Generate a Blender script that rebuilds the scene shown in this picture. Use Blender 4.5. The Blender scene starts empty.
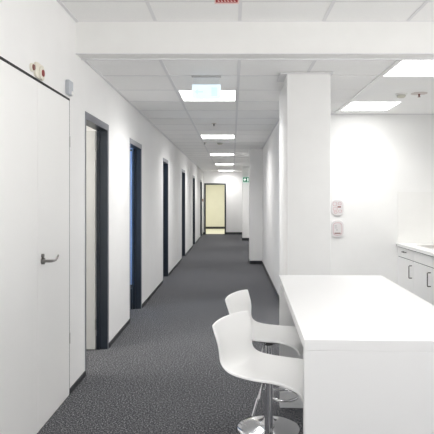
import bpy, bmesh, math, random
from mathutils import Vector, Matrix
random.seed(4)
S = bpy.context.scene
COL = S.collection
PI = math.pi

# ------------------------------------------------------------------ camera
CAMZ = 1.447
cam = bpy.data.cameras.new('camera'); cam_o = bpy.data.objects.new('camera', cam); COL.objects.link(cam_o)
cam_o.location = (0, 0, CAMZ); cam_o.rotation_euler = (PI/2, 0, 0)
cam.sensor_width = 36; cam.lens = 36*520/434
cam.shift_x = -15.5/434; cam.shift_y = -18/434
cam.clip_start = 0.05
S.camera = cam_o
# ------------------------------------------------------------------ world, exposure
w = bpy.data.worlds.new('world'); S.world = w; w.use_nodes = True
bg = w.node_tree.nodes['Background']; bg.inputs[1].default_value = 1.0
# daylight through the added windows: hazy sky above, brighter ground added to lift ceilings
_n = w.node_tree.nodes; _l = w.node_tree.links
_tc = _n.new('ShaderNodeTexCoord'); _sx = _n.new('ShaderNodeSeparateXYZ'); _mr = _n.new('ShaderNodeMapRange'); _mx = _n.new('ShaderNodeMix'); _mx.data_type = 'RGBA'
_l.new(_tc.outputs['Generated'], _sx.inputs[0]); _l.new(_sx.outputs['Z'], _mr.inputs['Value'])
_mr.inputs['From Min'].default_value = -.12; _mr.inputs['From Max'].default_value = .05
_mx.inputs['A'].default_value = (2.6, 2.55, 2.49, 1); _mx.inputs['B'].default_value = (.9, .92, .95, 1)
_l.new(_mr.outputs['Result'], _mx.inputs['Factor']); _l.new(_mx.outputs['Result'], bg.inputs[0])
S.view_settings.view_transform = 'Standard'; S.view_settings.look = 'None'
S.view_settings.exposure = 0.38; S.view_settings.gamma = 1; S.view_settings.use_curve_mapping = False
try:
    S.cycles.max_bounces = 12; S.cycles.diffuse_bounces = 8
    S.cycles.sample_clamp_indirect = 6
except Exception: pass
# ------------------------------------------------------------------ lights (power)
PANEL_E = 4.0        # emission of ceiling panels
LAMPS = []           # (x, y, z, sx, sy, watts, colour)
def area(name, loc, sx, sy, W, colr=(1, 1, 1), rot=(0, 0, 0), spread=180):
    l = bpy.data.lights.new(name, 'AREA'); l.shape = 'RECTANGLE'; l.size = sx; l.size_y = sy
    l.energy = W; l.color = colr; l.spread = math.radians(spread)
    o = bpy.data.objects.new(name, l); o.location = loc; o.rotation_euler = rot; COL.objects.link(o)
    return o
CZ = 2.57      # corridor ceiling
NZ = 2.811     # foreground ceiling
# lamps just under every ceiling panel (the panels' own light)
for k in range(5):
    area('corridor_lamp', (-0.265, 5.685+3.75*k, CZ-0.03), .55, .55, 14.5 if k < 4 else 9, (1, .985, .97), spread=150)
for y in (4.435, 6.31):
    area('kitchen_lamp', (1.67, y, CZ-0.03), .55, .55, 6.3, (1, .985, .965), spread=125)
for (x, y) in ((-0.27, 1.2), (1.65, 1.6), (-0.27, -1.6), (1.65, -1.6)):
    area('front_fill', (x, y, NZ-0.03), .55, .55, 9.5, (1, .985, .97), spread=160)  # fill light under the unseen panels added in the foreground
area('office_fill', (-2.4, 4.3, 2.5), .6, .6, 30, (1, .97, .92))  # unseen fill added to light the pale grey open leaf
area('second_room_fill', (-2.2, 6.3, 1.5), 1.0, 1.6, 26, (.85, .93, 1), (PI/2, 0, 0))  # bluish fill added inside the room to light its blue wall
area('end_room_fill', (-0.7, 23.2, 2.4), 1.0, 1.0, 32, (1, .98, .93))  # unseen fill added to light the cream room

# ------------------------------------------------------------------ materials
def mat(name, colr, rough=.6, metal=0, spec=.5, emit=None, es=0, alpha=None, trans=0, coat=0):
    m = bpy.data.materials.new(name); m.use_nodes = True
    b = m.node_tree.nodes['Principled BSDF']
    b.inputs['Base Color'].default_value = (*colr, 1); b.inputs['Roughness'].default_value = rough
    b.inputs['Metallic'].default_value = metal; b.inputs['Specular IOR Level'].default_value = spec
    b.inputs['Transmission Weight'].default_value = trans; b.inputs['Coat Weight'].default_value = coat
    if emit: b.inputs['Emission Color'].default_value = (*emit, 1); b.inputs['Emission Strength'].default_value = es
    return m
def noisy(name, c1, c2, scale, rough=.7, bump=0.0, detail=3, spec=.3, lo=.35, hi=.65, bscale=None):
    m = mat(name, c1, rough, spec=spec); nt = m.node_tree; N = nt.nodes; L = nt.links
    b = N['Principled BSDF']
    tc = N.new('ShaderNodeTexCoord'); nz = N.new('ShaderNodeTexNoise')
    nz.inputs['Scale'].default_value = scale; nz.inputs['Detail'].default_value = detail
    L.new(tc.outputs['Object'], nz.inputs['Vector'])
    r = N.new('ShaderNodeValToRGB'); r.color_ramp.elements[0].position = lo; r.color_ramp.elements[1].position = hi
    r.color_ramp.elements[0].color = (*c1, 1); r.color_ramp.elements[1].color = (*c2, 1)
    L.new(nz.outputs['Fac'], r.inputs['Fac']); L.new(r.outputs['Color'], b.inputs['Base Color'])
    if bump:
        n2 = N.new('ShaderNodeTexNoise'); n2.inputs['Scale'].default_value = bscale or scale
        n2.inputs['Detail'].default_value = 2; L.new(tc.outputs['Object'], n2.inputs['Vector'])
        bp = N.new('ShaderNodeBump'); bp.inputs['Strength'].default_value = bump; bp.inputs['Distance'].default_value = .004
        L.new(n2.outputs['Fac'], bp.inputs['Height']); L.new(bp.outputs['Normal'], b.inputs['Normal'])
    return m
M = {}
M['wall'] = noisy('wall_paint', (.87, .867, .86), (.89, .887, .88), 3, .75, .12, bscale=260)
M['kitchen_wall'] = noisy('kitchen_wall_paint', (.88, .88, .87), (.90, .90, .89), 3, .7, .1, bscale=260)
M['casing'] = noisy('column_paint', (.82, .82, .81), (.84, .84, .83), 4, .6, .05, bscale=200)
M['tile'] = noisy('ceiling_tile', (.90, .898, .89), (.94, .938, .93), 180, .9, .25, spec=.1)
M['tbar'] = mat('grid_bar_paint', (.76, .76, .77), .5)
M['plaster'] = noisy('plaster_ceiling', (.91, .91, .90), (.93, .93, .92), 3, .85, .05, bscale=200)
M['bulkhead'] = noisy('bulkhead_paint', (.85, .85, .835), (.87, .87, .855), 4, .7, .05, bscale=200)
M['bar_white'] = mat('white_trim_paint', (.85, .85, .85), .4)
M['base'] = mat('dark_baseboard', (.035, .037, .042), .45)
M['anthracite'] = mat('anthracite_lacquer', (.022, .030, .042), .35, spec=.5)
M['frame_face'] = mat('frame_face_grey', (.20, .205, .235), .28, spec=.8)  # face strips paler than the anthracite reveal
M['leaf_white'] = noisy('white_door_laminate', (.90, .895, .88), (.91, .905, .89), 2, .4)
M['leaf_grey'] = noisy('pale_grey_door_laminate', (.56, .56, .54), (.59, .59, .57), 2, .4)
M['gap'] = mat('gap_shade_black', (.03, .03, .03), .8)  # black standing in for shade in narrow recesses
M['steel'] = mat('brushed_steel', (.42, .41, .40), .28, 1)
M['dark_steel'] = mat('dark_steel', (.16, .155, .15), .35, .9)
M['chrome'] = mat('chrome', (.78, .78, .79), .10, 1)
M['shell'] = mat('white_plastic', (.93, .93, .92), .32, coat=.15)
M['table'] = mat('white_table_laminate', (.79, .79, .79), .35)
M['cab'] = mat('white_cabinet_laminate', (.86, .86, .85), .35)
M['worktop'] = mat('white_worktop', (.85, .85, .84), .3)
M['splash'] = noisy('splash_panel_laminate', (.86, .857, .84), (.88, .877, .86), 3, .3)
M['sink'] = mat('satin_sink_steel', (.72, .71, .69), .4, .7)
M['det'] = mat('aged_detector_plastic', (.62, .61, .52), .4)
M['esc'] = mat('sprinkler_flange', (.66, .60, .57), .4)
M['plaque'] = mat('plaque_plastic', (.76, .74, .74), .4)
M['pier'] = noisy('pier_paint', (.91, .905, .895), (.93, .925, .915), 4, .6, .05, bscale=200)
M['lever'] = mat('lever_steel', (.24, .23, .22), .3, 1)
M['black'] = mat('black_plastic', (.02, .02, .02), .4)
M['panel'] = mat('lit_diffuser', (1, 1, 1), .5, emit=(1, .995, .985), es=PANEL_E)
M['lampframe'] = mat('lamp_frame_paint', (.85, .85, .85), .4)
M['cream'] = noisy('cream_wall_paint', (.80, .79, .69), (.83, .82, .72), 2, .7)
M['cream_floor'] = mat('cream_linoleum', (.72, .71, .60), .4)
M['blue'] = noisy('sky_stand_in_blue', (.34, .50, .80), (.38, .54, .84), 2, .6)  # blue wall colour stands in for sky seen in the glazed leaf
M['plastic_w'] = mat('white_device_plastic', (.82, .82, .80), .4)
M['plastic_c'] = mat('cream_device_plastic', (.80, .76, .66), .4)
M['plastic_g'] = mat('grey_device_plastic', (.46, .48, .52), .4)
M['red'] = mat('red_plastic', (.26, .03, .025), .3)
M['brown'] = mat('brown_plastic', (.20, .07, .05), .35)
M['red_sign'] = mat('red_sign_print', (.30, .025, .03), .45)
M['sign_print'] = mat('pale_sign_print', (.80, .62, .60), .5)
M['pink'] = mat('pink_print', (.62, .36, .38), .5)
M['greyprint'] = mat('grey_print', (.50, .49, .50), .5)
M['green'] = mat('green_sign', (.005, .15, .08), .4, emit=(.005, .2, .1), es=.15)
M['green_pale'] = mat('pale_green_sign_edge', (.55, .80, .68), .4, emit=(.5, .8, .65), es=.25)
M['sign_white'] = mat('lit_pictogram_white', (.9, .95, .92), .4, emit=(.9, 1, .95), es=.7)
M['blue_lit'] = mat('pale_blue_lit_sign', (.72, .86, .95), .3, emit=(.72, .90, 1), es=.42)
M['blue_mark'] = mat('faint_blue_pictogram', (.60, .78, .90), .3, emit=(.62, .84, 1), es=.42)
M['glass'] = mat('clear_glass', (.97, .99, 1), .03, trans=1)
M['thin'] = mat('clear_acrylic', (.95, .97, .98), .05, trans=1)
# carpet
m = mat('speckled_carpet', (.08, .08, .085), .95, spec=.1); M['carpet'] = m
nt = m.node_tree; N = nt.nodes; L = nt.links; b = N['Principled BSDF']
tc = N.new('ShaderNodeTexCoord')
nz = N.new('ShaderNodeTexNoise'); nz.inputs['Scale'].default_value = 95; nz.inputs['Detail'].default_value = 3; nz.inputs['Roughness'].default_value = .7
L.new(tc.outputs['Object'], nz.inputs['Vector'])
r = N.new('ShaderNodeValToRGB'); e = r.color_ramp.elements
e[0].position = .34; e[0].color = (.030, .031, .036, 1); e[1].position = .70; e[1].color = (.50, .50, .51, 1)
k = r.color_ramp.elements.new(.52); k.color = (.086, .088, .096, 1)
L.new(nz.outputs['Fac'], r.inputs['Fac'])
n2 = N.new('ShaderNodeTexNoise'); n2.inputs['Scale'].default_value = 1.3; L.new(tc.outputs['Object'], n2.inputs['Vector'])
mr = N.new('ShaderNodeMapRange'); mr.inputs['To Min'].default_value = .9; mr.inputs['To Max'].default_value = 1.1
L.new(n2.outputs['Fac'], mr.inputs['Value'])
mx = N.new('ShaderNodeVectorMath'); mx.operation = 'SCALE'
L.new(r.outputs['Color'], mx.inputs[0]); L.new(mr.outputs['Result'], mx.inputs['Scale'])
L.new(mx.outputs['Vector'], b.inputs['Base Color'])
bp = N.new('ShaderNodeBump'); bp.inputs['Strength'].default_value = .6; bp.inputs['Distance'].default_value = .004
L.new(nz.outputs['Fac'], bp.inputs['Height']); L.new(bp.outputs['Normal'], b.inputs['Normal'])

# ------------------------------------------------------------------ helpers
def bm_box(bm, x0, x1, y0, y1, z0, z1):
    vs = [bm.verts.new((x, y, z)) for x in (x0, x1) for y in (y0, y1) for z in (z0, z1)]
    for f in ((0, 1, 3, 2), (4, 6, 7, 5), (0, 4, 5, 1), (2, 3, 7, 6), (0, 2, 6, 4), (1, 5, 7, 3)):
        bm.faces.new([vs[i] for i in f])
def bm_tube(bm, pts, rad, seg=12, closed=False, flat=1.0):
    pts = [Vector(p) for p in pts]; n = len(pts); rings = []
    up = Vector((0, 0, 1))
    for i, p in enumerate(pts):
        if closed: t = pts[(i+1) % n]-pts[i-1]
        else: t = pts[min(i+1, n-1)]-pts[max(i-1, 0)]
        t.normalize(); a = up if abs(t.dot(up)) < .95 else Vector((1, 0, 0))
        u = t.cross(a).normalized(); v = u.cross(t).normalized()
        r = rad[i] if isinstance(rad, (list, tuple)) else rad
        rings.append([bm.verts.new(p+u*math.cos(q*2*PI/seg)*r+v*math.sin(q*2*PI/seg)*r*flat) for q in range(seg)])
    for i in range(n if closed else n-1):
        A, B = rings[i], rings[(i+1) % n]
        for q in range(seg): bm.faces.new((A[q], A[(q+1) % seg], B[(q+1) % seg], B[q]))
    if not closed:
        bm.faces.new(rings[0][::-1]); bm.faces.new(rings[-1])
def bm_lathe(bm, prof, seg=48, c=(0, 0, 0), axis='z'):
    rings = []
    for (r, z) in prof:
        ring = []
        for q in range(seg):
            a = q*2*PI/seg; p = (r*math.cos(a), r*math.sin(a), z)
            if axis == 'x': p = (z, r*math.cos(a), r*math.sin(a))
            if axis == 'y': p = (r*math.cos(a), z, r*math.sin(a))
            ring.append(bm.verts.new((p[0]+c[0], p[1]+c[1], p[2]+c[2])))
        rings.append(ring)
    for A, B in zip(rings, rings[1:]):
        for q in range(seg): bm.faces.new((A[q], A[(q+1) % seg], B[(q+1) % seg], B[q]))
    bm.faces.new(rings[0][::-1]); bm.faces.new(rings[-1])
def bm_plate(bm, outline, axis, a0, a1):
    """prism: outline in 2D, extruded along axis from a0 to a1"""
    def P(u, v, a):
        return (a, u, v) if axis == 'x' else ((u, a, v) if axis == 'y' else (u, v, a))
    A = [bm.verts.new(P(u, v, a0)) for u, v in outline]; B = [bm.verts.new(P(u, v, a1)) for u, v in outline]
    bm.faces.new(A); bm.faces.new(B[::-1]); n = len(A)
    for i in range(n): bm.faces.new((A[i], B[i], B[(i+1) % n], A[(i+1) % n]))
def rrect(cx, cy, w, h, r, seg=6):
    pts = []
    for (sx, sy, a0) in ((1, 1, 0), (-1, 1, PI/2), (-1, -1, PI), (1, -1, 3*PI/2)):
        for i in range(seg+1):
            a = a0+i*PI/2/seg
            pts.append((cx+sx*(w/2-r)+r*math.cos(a), cy+sy*(h/2-r)+r*math.sin(a)))
    return pts
def obj(name, bm, m, parent=None, bevel=0, smooth=False, label=None, loc=None):
    bmesh.ops.recalc_face_normals(bm, faces=bm.faces)
    me = bpy.data.meshes.new(name); bm.to_mesh(me); bm.free(); me.materials.append(m)
    if smooth:
        for p in me.polygons: p.use_smooth = True
        try: me.set_sharp_from_angle(angle=math.radians(38))
        except Exception: pass
    o = bpy.data.objects.new(name, me); COL.objects.link(o)
    if parent: o.parent = parent
    if loc: o.location = loc
    if bevel:
        b = o.modifiers.new('bevel', 'BEVEL'); b.width = bevel; b.segments = 2; b.limit_method = 'ANGLE'
    if label: o['label'] = label
    return o
def box(name, x0, x1, y0, y1, z0, z1, m, parent=None, bevel=0, **k):
    bm = bmesh.new(); bm_box(bm, x0, x1, y0, y1, z0, z1); return obj(name, bm, m, parent, bevel, **k)
def boxes(name, L_, m, parent=None, bevel=0, **k):
    bm = bmesh.new()
    for q in L_: bm_box(bm, *q)
    return obj(name, bm, m, parent, bevel, **k)
def struct(o, label=None):
    o['kind'] = 'structure'
    if label: o['label'] = label
    return o
def tag(o, label, cat, group=None):
    o['label'] = label; o['category'] = cat
    if group: o['group'] = group
    return o
def empty(name, loc, rz=0):
    o = bpy.data.objects.new(name, None); COL.objects.link(o); o.location = loc; o.rotation_euler = (0, 0, rz)
    o.empty_display_size = .1; return o
def copy_tree(o, parent=None):
    c = o.copy(); COL.objects.link(c); c.parent = parent
    for ch in [x for x in COL.objects if x.parent == o]: copy_tree(ch, c)
    return c

# ------------------------------------------------------------------ layout constants
LX = -1.207           # left wall
RX = 0.67             # right corridor wall
KX = 2.80             # kitchen right wall
KY = 6.87             # kitchen back wall
EY = 21.25            # end of corridor
STEP = 4.0            # bulkhead
YR = -3.5
H = 2.95
# openings in the left wall (frame outer y0,y1)
DO = [(4.255, 5.06), (6.10, 6.90), (9.02, 9.76), (12.35, 13.25), (15.75, 16.75), (19.45, 20.5)]
DT = 2.165            # frame outer top

# floor
bm = bmesh.new(); bm_box(bm, -4.2, KX+.15, YR-.1, EY+.05, -.08, 0)
struct(obj('floor', bm, M['carpet']), 'dark grey speckled carpet floor')
struct(box('floor_end_room', -2.6, 1.6, EY+.05, 25.4, -.08, 0.0, M['cream_floor']), 'pale cream floor of the room beyond the end doorway')

# left wall with door openings
L_ = []; y = YR
for a, c in DO:
    L_.append((LX-.10, LX, y, a, 0, H)); L_.append((LX-.10, LX, a, c, DT, H)); y = c
L_.append((LX-.10, LX, y, EY+.1, 0, H))
struct(boxes('wall_left', L_, M['wall']), 'long white left wall with a row of door openings')
struct(box('wall_right', RX, RX+.13, KY, EY, 0, H, M['wall']), 'white right hand corridor wall')
struct(box('wall_kitchen_back', RX+.13, KX+.12, KY, KY+.12, 0, H, M['kitchen_wall']), 'bright white back wall of the kitchenette')
struct(boxes('wall_kitchen_side', [(KX, KX+.12, YR, -3.3, 0, H), (KX, KX+.12, 3.6, KY, 0, H), (KX, KX+.12, -3.3, 3.6, 0, .1), (KX, KX+.12, -3.3, 3.6, 2.5, H)], M['kitchen_wall']), 'white side wall of the kitchenette')
# end wall with doorway
ex0, ex1, et = -1.155, -0.265, 2.09
struct(boxes('wall_end', [(LX, ex0, EY, EY+.12, 0, H), (ex1, RX, EY, EY+.12, 0, H), (ex0, ex1, EY, EY+.12, et, H)], M['wall']), 'white end wall of the corridor')
# unseen rear wall behind the viewpoint, its window added for daylight
struct(boxes('wall_rear', [(LX, .9, YR-.12, YR, 0, H), (1.9, KX, YR-.12, YR, 0, H), (.9, 1.9, YR-.12, YR, 0, .9), (.9, 1.9, YR-.12, YR, 2.1, H)], M['wall']), 'white rear wall with an added window')
def window(name, x0, x1, z0, z1, n, along, pos, label):
    L_ = []
    f = .05
    def add(a0, a1, c0, c1):
        L_.append((a0, a1, pos-.08, pos-.02, c0, c1) if along == 'x' else (pos+.02, pos+.08, a0, a1, c0, c1))
    add(x0, x1, z0, z0+f); add(x0, x1, z1-f, z1)
    for i in range(n+1):
        c = x0+f/2+(x1-x0-f)*i/n; add(c-f/2, c+f/2, z0+f, z1-f)
    wn = struct(empty(name, (0, 0, 0)), label)
    boxes('added_window_frame', L_, M['bar_white'], wn); L_.clear()
    return wn
window('added_window_1', .9, 1.9, .9, 2.1, 1, 'x', YR, 'added white framed window in the unseen rear wall')  # added behind the viewpoint to let in daylight
window('added_window_3', 8.8, EY-.4, .3, 2.5, 12, 'y', -4.3, 'added long white framed window of the unseen farther offices')  # added out of view to bring daylight to the corridor ceiling
window('added_window_2', -3.3, 3.6, .1, 2.5, 6, 'y', KX, 'added long white framed window in the unseen side wall near the viewpoint')  # added out of view so light from the ground reaches the ceiling
# cream room
struct(boxes('wall_end_room', [(-2.6, 1.6, 25.3, 25.42, 0, 2.6), (-2.72, -2.6, EY+.12, 25.42, 0, 2.6), (1.6, 1.72, EY+.12, 25.42, 0, 2.6)], M['cream']), 'cream walls of the room beyond the end doorway')
struct(box('ceiling_end_room', -2.72, 1.72, EY+.12, 25.42, 2.6, 2.7, M['plaster']))
struct(box('baseboard_end_room', -2.6, 1.6, 25.285, 25.3, 0, .10, M['base']))
# side rooms on the left
struct(boxes('wall_office_sides', [(-4.2, LX-.10, 3.2, 3.3, 0, H), (-4.2, LX-.10, 5.5, 5.6, 0, H), (-4.3, -4.2, 3.2, 5.6, 0, H)], M['wall']), 'white walls of the first office behind the open door')
struct(boxes('wall_sky_tinted_room', [(-4.2, LX-.10, 8.3, 8.4, 0, H), (-4.3, -4.2, 5.6, 8.4, 0, H)], M['blue']), 'second room walls, coloured blue in place of sky in the glazed leaf')
struct(boxes('wall_office_outer', [(-4.3, -4.2, 8.4, EY, 0, .3), (-4.3, -4.2, 8.4, EY, 2.5, H), (-4.3, -4.2, 8.4, 8.8, .3, 2.5), (-4.3, -4.2, EY-.4, EY, .3, 2.5),
     (-4.3, LX-.10, EY, EY+.12, 0, H), (-4.2, LX-.10, 14.6, 14.7, 0, H)], M['wall']), 'white walls of the farther offices')
struct(box('ceiling_far_offices', -4.3, LX-.10, 8.4, EY+.12, 2.7, 2.8, M['plaster']))
struct(box('baseboard_second_room', -4.2, LX-.10, 8.285, 8.3, 0, .08, M['base']))
struct(box('ceiling_offices', -4.2, LX-.10, 3.3, 8.3, 2.6, 2.7, M['plaster']))

# ceilings ------------------------------------------------------------------
GX = [-1.207, -.585, .055, .70, 1.345]
def tiles(name, xs, ys, z, m, skip=()):
    bm = bmesh.new(); g = .010
    for i in range(len(xs)-1):
        for j in range(len(ys)-1):
            if (i, j) in skip: continue
            bm_box(bm, xs[i]+g, xs[i+1]-g, ys[j]+g, ys[j+1]-g, z+.004, z+.02)
    # backing slab
    bm_box(bm, xs[0], xs[-1], ys[0], ys[-1], z+.05, z+.10)
    return obj(name, bm, m)
def bars(name, xs, ys, z, m, wl=.026, wc=.018):
    bm = bmesh.new()
    for x in xs: bm_box(bm, x-wl/2, x+wl/2, ys[0], ys[-1], z, z+.03)
    for y in ys: bm_box(bm, xs[0], xs[-1], y-wc/2, y+wc/2, z+.0015, z+.03)
    return obj(name, bm, m)
ys_far = [STEP+.16]+[4.75+.625*i for i in range(27)]+[EY]
xs_c = [-1.207, -.585, .055, RX]
ysk = [STEP+.16, 4.75, 5.375, 6.0, 6.625, KY]
ysc = [y for y in ys_far]
skips = set()
for j in range(len(ysc)-1):
    mid = (ysc[j]+ysc[j+1])/2
    for k in range(5):
        if abs(mid-(5.6875+3.75*k)) < .1: skips.add((1, j))
struct(tiles('ceiling_corridor', xs_c, ysc, CZ, M['tile'], skips), 'white suspended tile ceiling above the corridor')
struct(bars('trim_1', xs_c, ysc, CZ, M['tbar']), 'grey grid bars of the corridor ceiling')
xs_k = [RX+.03, 1.345]
struct(tiles('ceiling_passage', [RX, 1.345], ysk, CZ, M['tile']), 'white tiles beside the column')
struct(boxes('trim_2', [(1.332, 1.356, STEP+.16, KY, CZ-.006, CZ+.03)], M['bar_white']), 'white edge strip between tiled and smooth ceiling')
# smooth kitchen ceiling with lamp openings
KL = [(1.37, 1.97, 4.17, 4.78), (1.37, 1.97, 6.02, 6.63)]
struct(boxes('ceiling_kitchen', [(1.345, KL[0][0], STEP+.16, KY, CZ, CZ+.1), (KL[0][1], KX, STEP+.16, KY, CZ, CZ+.1),
      (KL[0][0], KL[0][1], KL[0][3], KL[1][2], CZ, CZ+.1), (KL[0][0], KL[0][1], KL[1][3], KY, CZ, CZ+.1)], M['plaster']), 'smooth white ceiling above the kitchenette')
struct(boxes('trim_3', [(RX, KX, KY-.018, KY, CZ-.012, CZ+.0)], M['tbar']), 'thin edge strip where ceiling meets the kitchenette wall')
# bulkhead
struct(boxes('wall_bulkhead', [(LX, KX, STEP, STEP+.16, CZ-.004, NZ+.1)], M['bulkhead']), 'deep beam where the foreground ceiling steps down')
struct(boxes('trim_4', [(LX, KX, STEP+.145, STEP+.165, CZ-.012, CZ-.004), (LX, KX, STEP-.004, STEP+.012, CZ-.009, CZ-.001)], M['tbar']))
# near ceiling
ysn = [-3.40+.625*i for i in range(12)]; ysn = [y-.0 for y in ysn if y < 3.7]; ysn = [YR]+[3.60-.625*i for i in range(11)][::-1]+[STEP]
xs_n = [-1.207, -.592, .055, .70, 1.345, 1.99, 2.635, KX]
nl = [(1, 1.2), (4, 1.6), (1, -1.6), (4, -1.6)]
sk = set(); NL = []
for (i, yy) in nl:
    j = max(q for q in range(len(ysn)) if ysn[q] <= yy); sk.add((i, j)); NL.append((xs_n[i], xs_n[i+1], ysn[j], ysn[j+1]))
struct(tiles('ceiling_front', xs_n, ysn, NZ, M['tile'], sk), 'higher white tile ceiling in the foreground')
struct(bars('trim_5', xs_n, ysn, NZ, M['tbar']), 'grey grid bars of the foreground ceiling')
# ceiling edge trims on left walls
struct(boxes('trim_6', [(LX, LX+.022, STEP+.16, EY, CZ-.004, CZ+.01), (RX-.022, RX, KY, EY, CZ-.004, CZ+.01), (LX, LX+.022, YR, STEP, NZ-.004, NZ+.01)], M['tbar']))

# column and piers -----------------------------------------------------------
cx0, cx1, cy0, cy1 = .485, .872, 4.62, 4.92
o = struct(box('column', cx0, cx1, cy0, cy1, 0, CZ, M['casing'], bevel=.006), 'square white column beside the island')
box('column_collar', cx0-.065, cx1+.022, cy0-.022, cy1+.02, CZ-.014, CZ-.0, M['tbar'], o, bevel=.003)
boxes('baseboard', [(cx0-.008, cx1+.008, cy0-.008, cy1+.008, 0, .05)], M['base'], o)
p1 = struct(box('wall_pier_near', .387, RX, 11.6, 12.1, 0, CZ, M['pier'], bevel=.005), 'white pier projecting from the right wall')
p2 = struct(box('wall_pier_far', .348, RX, 18.15, 18.7, 0, CZ, M['pier'], bevel=.005), 'farther white pier with the green exit sign')
struct(box('wall_stub', .50, .62, cy1, 5.55, 0, CZ, M['casing']), 'narrow white wall stub behind the column')
# baseboards
L_ = []; ends = [YR, 2.59]
for a, c in zip([3.84]+[d[1] for d in DO], [d[0] for d in DO]+[EY]): L_.append((LX, LX+.008, a, c, 0, .043))
L_.append((LX, LX+.012, YR, 2.57, 0, .052))
struct(boxes('baseboard_left', L_, M['base']), 'black baseboard along the left wall')
struct(boxes('baseboard_right', [(RX-.012, RX, KY, 11.6, 0, .052), (RX-.012, RX, 12.1, 18.15, 0, .052), (.377, RX-.012, 11.588, 11.6, 0, .07), (.375, .387, 11.6, 12.1, 0, .07),
   (.338, RX-.012, 18.138, 18.15, 0, .09), (.336, .348, 18.15, 18.7, 0, .09), (ex1, RX-.012, EY-.012, EY, 0, .09), (LX+.012, ex0, EY-.012, EY, 0, .09)], M['base']), 'black baseboard along the right side and the end wall')
struct(boxes('baseboard_kitchen', [(RX+.13, 2.18, KY-.012, KY, 0, .052)], M['base']))

# flush double door on the near left ------------------------------------------
d1 = struct(empty('door_1', (LX, 3.2, 0)), 'flush white double door with a steel lever handle')
def rel(L_, o):  # boxes in world coordinates -> local to an unrotated empty
    x, y, z = o.location
    return [(a-x, b_-x, c-y, d-y, e_-z, f-z) for a, b_, c, d, e_, f in L_]
DTT = 2.172
boxes('door_frame', rel([(LX+.000, LX+.004, 2.585, 3.845, DTT-.0, DTT+.016), (LX, LX+.003, 2.585, 2.592, 0, DTT), (LX, LX+.003, 3.838, 3.845, 0, DTT)], d1), M['gap'], d1)  # dark strips paint the shadow line around the leaves
boxes('door_leaf', rel([(LX, LX+.003, 3.219, 3.838, .006, DTT)], d1), M['leaf_white'], d1, .0008)
boxes('door_leaf', rel([(LX, LX+.003, 2.592, 3.215, .006, DTT)], d1), M['leaf_white'], d1, .0008)
for z in (.42, 1.87):
    bm = bmesh.new(); bm_tube(bm, [(.005, .640, z-.04), (.005, .640, z+.04)], .004); obj('hinge', bm, M['steel'], d1, smooth=True)
# handle
bm = bmesh.new()
bm_lathe(bm, [(.021, 0), (.021, .016), (.018, .018)], 24, (.003, .085, 1.055), 'x')
bm_tube(bm, [(.02, .085, 1.055), (.055, .085, 1.055), (.064, .092, 1.055), (.066, .12, 1.053), (.066, .155, 1.052), (.066, .18, 1.06), (.064, .215, 1.078)], [.009, .009, .0085, .0075, .0065, .006, .005], 12)
bm_lathe(bm, [(.013, 0), (.013, .012)], 20, (.003, .085, 1.088), 'x')
obj('door_handle', bm, M['lever'], d1, smooth=True, label='brushed steel lever handle')

# framed doors ---------------------------------------------------------------
FW = .058
def framed(n, a, c, label):
    d = struct(empty('door_%d' % n, (LX, a, 0)), label); wd = c-a
    boxes('door_frame', [(-.10, -.0, 0, .012, 0, DT), (-.10, -.0, wd-.012, wd, 0, DT), (-.10, -.0, .012, wd-.012, DT-.012, DT)], M['anthracite'], d)
    # face: architrave strips on corridor side
    boxes('architrave', [(.0, .004, -.002, .026, 0, DT+.002), (.0, .004, wd-.040, wd+.002, 0, DT+.002), (.0, .004, .026, wd-.04, DT-.060, DT+.002)], M['frame_face'], d, .002)
    boxes('reveal', [(-.102, -.0, .012, .028, 0, DT-.012), (-.102, -.0, wd-.045, wd-.012, 0, DT-.012), (-.102, 0, .028, wd-.045, DT-.060, DT-.012),
                     (-.102, -.075, wd-.06, wd-.045, 0, DT-.06)], M['anthracite'], d)
    return d, wd
labels = ['nearest open door with dark frame and pale grey leaf', 'second dark framed door, with a glazed leaf', 'third dark framed door along the left wall',
          'fourth dark framed door along the left wall', 'fifth dark framed door along the left wall', 'last dark framed door on the left, beside the end wall']
for i, (a, c) in enumerate(DO):
    d, wd = framed(i+2, a, c, labels[i])
    if i == 0:
        lf = box('door_leaf', -.92, -.106, wd-.090, wd-.050, .008, DT-.065, M['leaf_grey'], d, .002, label='pale grey open leaf')
        for z in (.25, 1.0, 1.86):
            bm = bmesh.new(); bm_tube(bm, [(-.101, wd-.094, z-.05), (-.101, wd-.094, z+.05)], .007); obj('hinge', bm, M['steel'], d, smooth=True)
    elif i == 1:
        x0, x1, y0, y1 = -.90, -.106, wd-.090, wd-.050
        boxes('door_leaf', [(x0, x0+.05, y0, y1, .008, DT-.065), (x1-.005, x1, y0, y1, .008, DT-.065), (x0+.05, x1-.005, y0, y1, .008, .27), (x0+.05, x1-.005, y0, y1, DT-.09, DT-.065)], M['anthracite'], d)
        boxes('glass_pane', [(x0+.05, x1-.005, y0+.017, y1-.017, .27, DT-.09)], M['glass'], d)
    else:
        box('door_leaf', -wd, -.106, wd-.090, wd-.050, .008, DT-.065, M['leaf_grey'], d, .002)
        bm = bmesh.new(); bm_lathe(bm, [(.026, 0), (.026, -.008)], 20, (-wd+.06, wd-.090, 1.05), 'y')
        bm_tube(bm, [(-wd+.06, wd-.09, 1.05), (-wd+.06, wd-.135, 1.05), (-wd+.07, wd-.14, 1.05), (-wd+.18, wd-.14, 1.05)], .009, 10); obj('door_handle', bm, M['steel'], d, smooth=True)
# end doorway
d = struct(empty('door_8', (0, EY, 0)), 'dark framed doorway at the far end opening onto a cream room')
boxes('door_frame', [(ex0-.0, ex0+.06, -.016, .13, 0, et), (ex1-.06, ex1, -.016, .13, 0, et), (ex0+.06, ex1-.06, -.016, .13, et-.06, et)], M['anthracite'], d, .003)
boxes('threshold', [(ex0+.06, ex1-.06, 0, .13, 0, .012)], M['dark_steel'], d)

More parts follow.
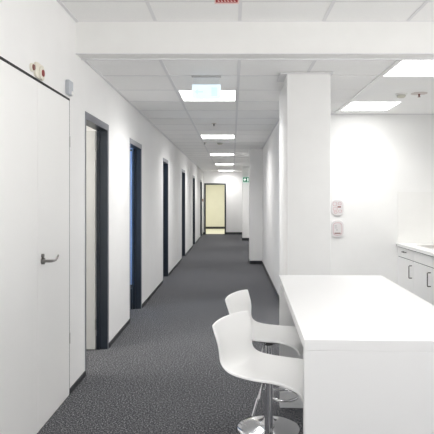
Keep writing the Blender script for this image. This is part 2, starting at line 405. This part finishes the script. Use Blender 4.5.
# ceiling lights ---------------------------------------------------------------
def ceiling_light(x0, x1, y0, y1, z, label, group):
    t = empty('ceiling_light', ((x0+x1)/2, (y0+y1)/2, z)); hx, hy = (x1-x0)/2, (y1-y0)/2
    f = .012
    boxes('light_frame', [(-hx, -hx+f, -hy, hy, 0, .05), (hx-f, hx, -hy, hy, 0, .05), (-hx+f, hx-f, -hy, -hy+f, 0, .05), (-hx+f, hx-f, hy-f, hy, 0, .05)], M['lampframe'], t)
    boxes('diffuser', [(-hx+f, hx-f, -hy+f, hy-f, .006, .03)], M['panel'], t)
    tag(t, label, 'ceiling light', group); return t
names = ['nearest square light panel in the corridor ceiling, behind the hanging sign', 'second square light panel from the front in the corridor ceiling',
         'third square light panel from the front in the corridor ceiling', 'fourth square light panel, second from the corridor end', 'farthest square light panel, close to the end wall']
for k in range(5):
    ceiling_light(-.570, .040, 5.375+.012+3.75*k, 6.0-.012+3.75*k, CZ+.002, names[k], 'square light panels along the corridor')
ceiling_light(*KL[0], CZ+.001, 'larger looking light panel at the upper right, nearest in the kitchenette', 'kitchenette light panels')
ceiling_light(*KL[1], CZ+.001, 'light panel over the kitchenette next to its back wall', 'kitchenette light panels')
for (x0, x1, y0, y1), wh in zip(NL, ('nearest the left wall ahead of the viewpoint', 'nearest the added windows ahead of the viewpoint', 'nearest the left wall behind the viewpoint', 'nearest the added windows behind the viewpoint')):
    ceiling_light(x0+.015, x1-.015, y0+.012, y1-.012, NZ+.002, 'added unseen square light panel in the higher ceiling, '+wh, 'added foreground light panels')  # panels added out of view to brighten the foreground

# hanging lit sign -------------------------------------------------------------
t = tag(empty('hanging_sign', (-.238, 4.75, CZ)), 'pale blue lit escape sign on a clear plate hanging in the corridor', 'sign')
box('mounting_rail', -.135, .135, -.018, .018, -.010, 0, M['greyprint'], t, .002)
box('clear_plate', -.118, .118, -.003, .003, -.078, -.010, M['thin'], t)
box('sign_panel', -.130, .130, -.008, .008, -.212, -.078, M['blue_lit'], t, .003)
bm = bmesh.new()   # faint pictogram: arrow, running figure, door
yy = (-.0095, -.0078)
bm_plate(bm, [(-.11, -.145), (-.075, -.12), (-.075, -.137), (-.03, -.137), (-.03, -.153), (-.075, -.153), (-.075, -.17)], 'y', *yy)
obj('pictogram_arrow', bm, M['blue_mark'], t); bm = bmesh.new()
bm_plate(bm, [(.045, -.105), (.10, -.105), (.10, -.185), (.045, -.185)], 'y', *yy)
obj('pictogram_door', bm, M['blue_mark'], t)

# green exit sign ---------------------------------------------------------------
t = tag(empty('exit_sign', (.472, 18.09, 2.12)), 'small green lit exit sign mounted high on the far pier', 'sign')
box('sign_housing', -.115, .115, -.03, .06, -.095, .095, M['green_pale'], t, .004)
box('sign_face', -.10, .10, -.036, -.030, -.08, .08, M['green'], t)
bm = bmesh.new()
bm_plate(bm, [(-.085, -.012), (-.055, -.012), (-.055, -.05), (-.03, -.05), (-.03, -.012), (.0, -.012), (.0, .015), (-.025, .015), (-.025, .03), (-.055, .03), (-.055, .015), (-.085, .015)], 'y', -.039, -.036)
obj('pictogram_arrow', bm, M['sign_white'], t); bm = bmesh.new()
bm_plate(bm, rrect(-.04, .047, .026, .026, .012), 'y', -.039, -.036)
obj('pictogram_head', bm, M['sign_white'], t); bm = bmesh.new()
bm_plate(bm, [(.045, -.06), (.08, -.06), (.08, .055), (.045, .055)], 'y', -.0385, -.036)
obj('pictogram_door', bm, M['sign_white'], t)

# red sign at top edge -----------------------------------------------------------
t = tag(empty('red_sign', (-.038, 3.42, NZ)), 'dark red sign hanging from the foreground ceiling at the top edge', 'sign')
box('sign_back', -.080, .080, -.006, .006, -.080, 0, M['sign_print'], t, .002)
box('sign_face', -.072, .072, -.010, -.006, -.0745, -.004, M['red_sign'], t)
bm = bmesh.new()
for i in range(6):
    x = -.058+i*.021
    bm_box(bm, x, x+.004, -.0115, -.010, -.070, -.047); bm_box(bm, x+.004, x+.012, -.0115, -.010, -.070, -.066)
obj('lettering', bm, M['sign_print'], t)

# devices on the left wall ---------------------------------------------------------
t = tag(empty('fire_alarm', (LX, 3.225, 2.238)), 'cream wall alarm with dark red lens above the double door', 'alarm')
bm = bmesh.new(); bm_plate(bm, rrect(0, 0, .15, .095, .03), 'x', 0, .016); obj('alarm_base', bm, M['plastic_c'], t, .004)
bm = bmesh.new(); bm_lathe(bm, [(.040, .016), (.040, .024), (.034, .028)], 28, (0, .012, -.008), 'x'); obj('sounder_ring', bm, M['plastic_c'], t, smooth=True)
bm = bmesh.new(); bm_lathe(bm, [(.022, .028), (.020, .033), (.012, .036), (.002, .037)], 24, (0, .012, -.008), 'x'); obj('red_lens', bm, M['red'], t, smooth=True)
t = tag(empty('indicator_lamp', (LX, 3.115, 2.236)), 'small round brown red indicator left of the wall alarm', 'indicator')
bm = bmesh.new(); bm_lathe(bm, [(.026, 0), (.026, .012), (.022, .015)], 24, axis='x'); obj('rim', bm, M['plastic_c'], t, smooth=True)
bm = bmesh.new(); bm_lathe(bm, [(.019, .015), (.016, .022), (.002, .024)], 24, axis='x'); obj('lens', bm, M['brown'], t, smooth=True)
t = tag(empty('motion_sensor', (LX, 3.80, 2.258)), 'grey box sensor on the left wall above the door hinge corner', 'sensor')
bm = bmesh.new(); bm_plate(bm, rrect(0, 0, .10, .105, .012), 'x', 0, .028); obj('sensor_body', bm, M['plastic_g'], t, .004)
bm = bmesh.new(); bm_lathe(bm, [(.018, .028), (.016, .036), (.008, .041), (.001, .042)], 20, (0, .025, -.035), 'x'); obj('sensor_lens', bm, M['plastic_w'], t, smooth=True)
t = tag(empty('call_point', (LX, 20.85, 1.40)), 'tiny red call point on the wall beside the last left door', 'call point')
box('housing', 0, .04, -.05, .05, -.05, .05, M['red'], t, .004); box('button_glass', .04, .044, -.03, .03, -.03, .03, M['plastic_w'], t)

# detectors and sprinklers on ceilings -----------------------------------------------
def detector(x, y, z, r, label, group=None, brown=False):
    t = tag(empty('smoke_detector', (x, y, z)), label, 'smoke detector', group)
    bm = bmesh.new(); bm_lathe(bm, [(r, 0), (r, -.008), (r*.85, -.014)], 32); obj('detector_base', bm, M['plastic_w'], t, smooth=True)
    bm = bmesh.new(); bm_lathe(bm, [(r*.72, -.014), (r*.70, -.034), (r*.45, -.044), (r*.1, -.046)], 32); obj('detector_head', bm, M['det'], t, smooth=True)
    bm = bmesh.new(); bm_lathe(bm, [(r*.74, -.018), (r*.74, -.023)], 32); obj('vent_slot', bm, M['greyprint'], t, smooth=True)
    return t
def sprinkler(x, y, z, r, m, label, group=None):
    t = tag(empty('sprinkler', (x, y, z)), label, 'sprinkler', group)
    bm = bmesh.new(); bm_lathe(bm, [(r, 0), (r, -.003), (r*.6, -.008)], 28); obj('escutcheon', bm, M['esc'], t, smooth=True)
    bm = bmesh.new(); bm_lathe(bm, [(.010, -.008), (.010, -.022), (.006, -.024), (.006, -.034), (.016, -.036), (.016, -.039)], 20); obj('sprinkler_head', bm, m, t, smooth=True)
    return t
detector(1.80, 5.55, CZ, .064, 'round cream smoke detector on the kitchenette ceiling')
sprinkler(1.985, 5.53, CZ, .085, M['brown'], 'sprinkler with brown head beside the smoke detector in the kitchenette')
detector(-.25, 10.35, CZ+.004, .075, 'flat round detector in the corridor ceiling after the second light panel')
sprinkler(-.277, 7.75, CZ+.004, .04, M['dark_steel'], 'small ceiling sprinkler between first and second corridor light panels')
sprinkler(-.55, 10.35, CZ+.004, .04, M['dark_steel'], 'small ceiling sprinkler left of the flat corridor detector')

# plaques on kitchen wall ------------------------------------------------------------
px = 1.385
t = tag(empty('wall_plaque', (px, KY, 1.332)), 'upper rounded white plaque with pink print beside the column', 'plaque')
bm = bmesh.new(); bm_plate(bm, rrect(0, 0, .165, .215, .07), 'y', -.012, 0); obj('plaque_body', bm, M['plaque'], t, .003)
bm = bmesh.new()
for (a, c, w_, h_) in ((-.035, .05, .05, .05), (.03, .055, .04, .035), (-.03, -.015, .055, .035), (.035, -.045, .045, .03), (-.025, -.06, .04, .025)):
    o1 = rrect(a, c, w_, h_, min(w_, h_)*.4)
    for i in range(len(o1)):
        p, q = o1[i], o1[(i+1) % len(o1)]
        bm_tube(bm, [(p[0], -.0125, p[1]), (q[0], -.0125, q[1])], .0026, 5)
obj('pink_print', bm, M['pink'], t)
box('red_mark', .0, .045, -.014, -.012, .003, .018, M['red'], t)
t = tag(empty('wall_plaque', (px, KY, 1.052)), 'lower rounded white plaque with a dark slot at its bottom', 'plaque')
bm = bmesh.new(); bm_plate(bm, rrect(0, 0, .165, .23, .07), 'y', -.014, 0); obj('plaque_body', bm, M['plaque'], t, .003)
bm = bmesh.new()
for (a, c, w_, h_, r_) in ((0, .0, .115, .165, .045),):
    o1 = rrect(a, c, w_, h_, r_)
    for i in range(len(o1)):
        p, q = o1[i], o1[(i+1) % len(o1)]
        bm_tube(bm, [(p[0], -.0145, p[1]), (q[0], -.0145, q[1])], .0028, 5)
obj('outline', bm, M['pink'], t)
boxes('print', [(-.04, -.005, -.0155, -.014, .01, .018), (-.04, -.01, -.0155, -.014, .035, .045), (-.015, .0, -.0155, -.014, -.02, -.005)], M['greyprint'], t)
box('slot', -.04, .04, -.017, -.014, -.062, -.050, M['brown'], t)

# kitchen units ----------------------------------------------------------------------
FX = 2.18; TOPZ = .865
units = []
lab = ['white base cabinet against the kitchenette back wall', 'white base cabinet second from the back wall, at the frame edge', 'white base cabinet third from the back wall']
for k in range(3):
    y1 = KY-.004-.6*k; y0 = y1-.596
    t = tag(empty('base_cabinet', (FX, y0, 0)), lab[k], 'cabinet', 'kitchenette base cabinets'); dd = y1-y0
    boxes('cabinet_body', [(.022, .60, 0, dd, .10, .826)], M['cab'], t)
    boxes('painted_gap_shade', [(.012, .022, 0, dd, .690, .700), (.006, .022, 0, dd, .815, .826)], M['gap'], t)  # dark strips paint the shade under worktop and drawer
    boxes('plinth', [(.06, .58, 0, dd, 0, .10)], M['cab'], t)
    o = box('drawer', 0, .020, .0015, dd-.0015, .700, .815, M['cab'], t, .0015)
    if k != 1:
     bm = bmesh.new(); bm_tube(bm, [(0, dd/2-.05, .775), (-.026, dd/2-.05, .775), (-.03, dd/2-.045, .775), (-.03, dd/2+.045, .775), (-.026, dd/2+.05, .775), (0, dd/2+.05, .775)], .0055, 8)
     obj('drawer_handle', bm, M['dark_steel'], o, smooth=True)
    o = box('door', 0, .020, .0015, dd-.0015, .105, .690, M['cab'], t, .0015)
    bm = bmesh.new(); bm_tube(bm, [(0, .05, .635), (-.033, .05, .635), (-.036, .05, .632), (-.036, .05, .488), (-.033, .05, .485), (0, .05, .485)], .0065, 8)
    obj('door_handle', bm, M['dark_steel'], o, smooth=True)
# worktop with sink cut out
sx0, sx1, sy0, sy1 = 2.32, 2.70, 5.95, 6.50
wy0, wy1 = KY-1.815, KY-.008
t = tag(empty('kitchen_worktop', (FX, wy0, 0)), 'white worktop running along the kitchenette side wall', 'worktop')
boxes('worktop_board', [(a-FX, b_-FX, c-wy0, dd-wy0, .828, TOPZ) for a, b_, c, dd in ((FX-.02, sx0, wy0, wy1), (sx1, KX-.012, wy0, wy1), (sx0, sx1, wy0, sy0), (sx0, sx1, sy1, wy1))], M['worktop'], t)
box('end_cap', -.024, -.010, wy1-wy0-.03, wy1-wy0-.002, .832, .856, M['greyprint'], t, .002)
cxs, cys = (sx0+sx1)/2-FX, (sy0+sy1)/2-wy0
hx, hy = (sx1-sx0)/2, (sy1-sy0)/2
sk_ = boxes('sink', [(-hx+.004, -hx+.008, -hy+.004, hy-.004, -.030, 0), (hx-.008, hx-.004, -hy+.004, hy-.004, -.030, 0), (-hx+.008, hx-.008, -hy+.004, -hy+.008, -.030, 0), (-hx+.008, hx-.008, hy-.008, hy-.004, -.030, 0), (-hx+.008, hx-.008, -hy+.008, hy-.008, -.034, -.030)], M['sink'], t, label='steel sink', loc=(cxs, cys, TOPZ))
boxes('sink_rim', [(-hx-.012, -hx+.012, -hy-.012, hy+.012, 0, .004), (hx-.012, hx+.012, -hy-.012, hy+.012, 0, .004), (-hx+.012, hx-.012, -hy-.012, -hy+.012, 0, .004), (-hx+.012, hx-.012, hy-.012, hy+.012, 0, .004)], M['sink'], sk_, .001)
# splash panels
struct(boxes('trim_7', [(FX, KX, KY-.008, KY, TOPZ, 1.54)], M['splash']), 'cream white splash panel on the back wall above the worktop')
struct(boxes('trim_8', [(KX-.008, KX, wy0, KY-.008, TOPZ, 1.54)], M['splash']), 'splash panel on the side wall above the worktop')

# island ----------------------------------------------------------------------------
IR = math.atan2(.054, 1.68)
t = tag(empty('island_table', (.272, 1.97, 0), -IR), 'long white island table on solid slab ends beside the column', 'table')
IL, IW, IH = 1.68, .716, .914
box('tabletop', 0, IW, 0, IL, IH-.042, IH, M['table'], t, .002)
box('slab_end', 0, IW, 0, .042, 0, IH-.042, M['table'], t, .0015)
box('slab_end', 0.004, IW-.004, IL-.046, IL-.004, 0, IH-.042, M['table'], t, .0015)
box('stretcher_panel', IW/2+.12, IW/2+.145, .042, IL-.046, .35, IH-.042, M['table'], t, .0015)

# bar stools --------------------------------------------------------------------------
PROF = [(-.242, .838), (-.234, .805), (-.216, .755), (-.202, .705), (-.192, .66), (-.176, .622), (-.145, .597), (-.10, .587), (-.03, .583), (.05, .583), (.11, .587), (.165, .590), (.210, .588), (.235, .572), (.246, .538)]
HW = [.190, .190, .186, .178, .172, .172, .178, .188, .195, .197, .196, .192, .188, .182, .172]
def make_stool():
    t = empty('bar_stool', (0, 0, 0))
    bm = bmesh.new(); NC = 14; grid = []
    n = len(PROF)
    for i, ((s, z), hw) in enumerate(zip(PROF, HW)):
        back = max(0, min(1, (z-.62)/.12)) if s < 0 else 0
        front = max(0, min(1, (s-.12)/.1))
        row = []
        for j in range(NC+1):
            u = -1+2*j/NC
            c = u*u
            ds = back*c*.030                              # back wraps forward at its edges
            dz = (1-back)*(1-front)*c*.020 - front*c*.004  # seat dishes up at its edges
            if i == 0: dz += -.006*c*c
            row.append(bm.verts.new((s+ds, u*hw, z+dz)))
        grid.append(row)
    for i in range(n-1):
        for j in range(NC): bm.faces.new((grid[i][j], grid[i][j+1], grid[i+1][j+1], grid[i+1][j]))
    sh = obj('seat_shell', bm, M['shell'], t, smooth=True, label='white moulded plastic shell')
    so = sh.modifiers.new('solid', 'SOLIDIFY'); so.thickness = .013; so.offset = 0
    be = sh.modifiers.new('bevel', 'BEVEL'); be.width = .004; be.segments = 2; be.limit_method = 'ANGLE'; be.angle_limit = math.radians(50)
    sb = sh.modifiers.new('sub', 'SUBSURF'); sb.levels = 1; sb.render_levels = 2
    bm = bmesh.new(); bm_plate(bm, rrect(0, 0, .16, .16, .02), 'z', .560, .580); bm_lathe(bm, [(.03, .53), (.034, .56)], 24); obj('seat_plate', bm, M['dark_steel'], t)
    bm = bmesh.new(); bm_lathe(bm, [(.0205, .25), (.0205, .545), (.018, .548)], 32); obj('gas_lift', bm, M['chrome'], t, smooth=True)
    bm = bmesh.new(); bm_lathe(bm, [(.0275, .03), (.0275, .262), (.024, .267)], 32); obj('column_tube', bm, M['chrome'], t, smooth=True)
    bm = bmesh.new(); bm_lathe(bm, [(.194, .0), (.196, .006), (.190, .011), (.150, .018), (.095, .027), (.055, .038), (.036, .052), (.0285, .075)], 64); obj('base_disc', bm, M['chrome'], t, smooth=True)
    bm = bmesh.new(); pts = [(.02, -.055, .225)]
    for i in range(0, 21):
        a = -PI/2+PI*i/20; pts.append((.095+.095*math.cos(a), .098*math.sin(a), .225))
    pts.append((.02, .055, .225)); pts = [(.0, -.03, .225)]+pts+[(.0, .03, .225)]
    bm_tube(bm, pts, .0085, 12); bm_lathe(bm, [(.034, .205), (.034, .25)], 28); obj('footrest', bm, M['chrome'], t, smooth=True)
    bm = bmesh.new(); bm_tube(bm, [(.0, -.02, .555), (-.015, -.03, .54), (-.035, -.05, .46), (-.055, -.065, .375)], [.006, .007, .009, .0095], 10); obj('height_lever', bm, M['chrome'], t, smooth=True)
    return t
st = make_stool()
st.location = (.181, 2.60, 0); st.rotation_euler = (0, 0, math.radians(-28))
tag(st, 'nearer white bar stool at the island table, shown largest', 'bar stool', 'white bar stools at the island')
s2 = copy_tree(st); s2.location = (.226, 3.28, 0); s2.rotation_euler = (0, 0, math.radians(-22))
tag(s2, 'farther white bar stool, its seat partly behind the nearer one', 'bar stool', 'white bar stools at the island')
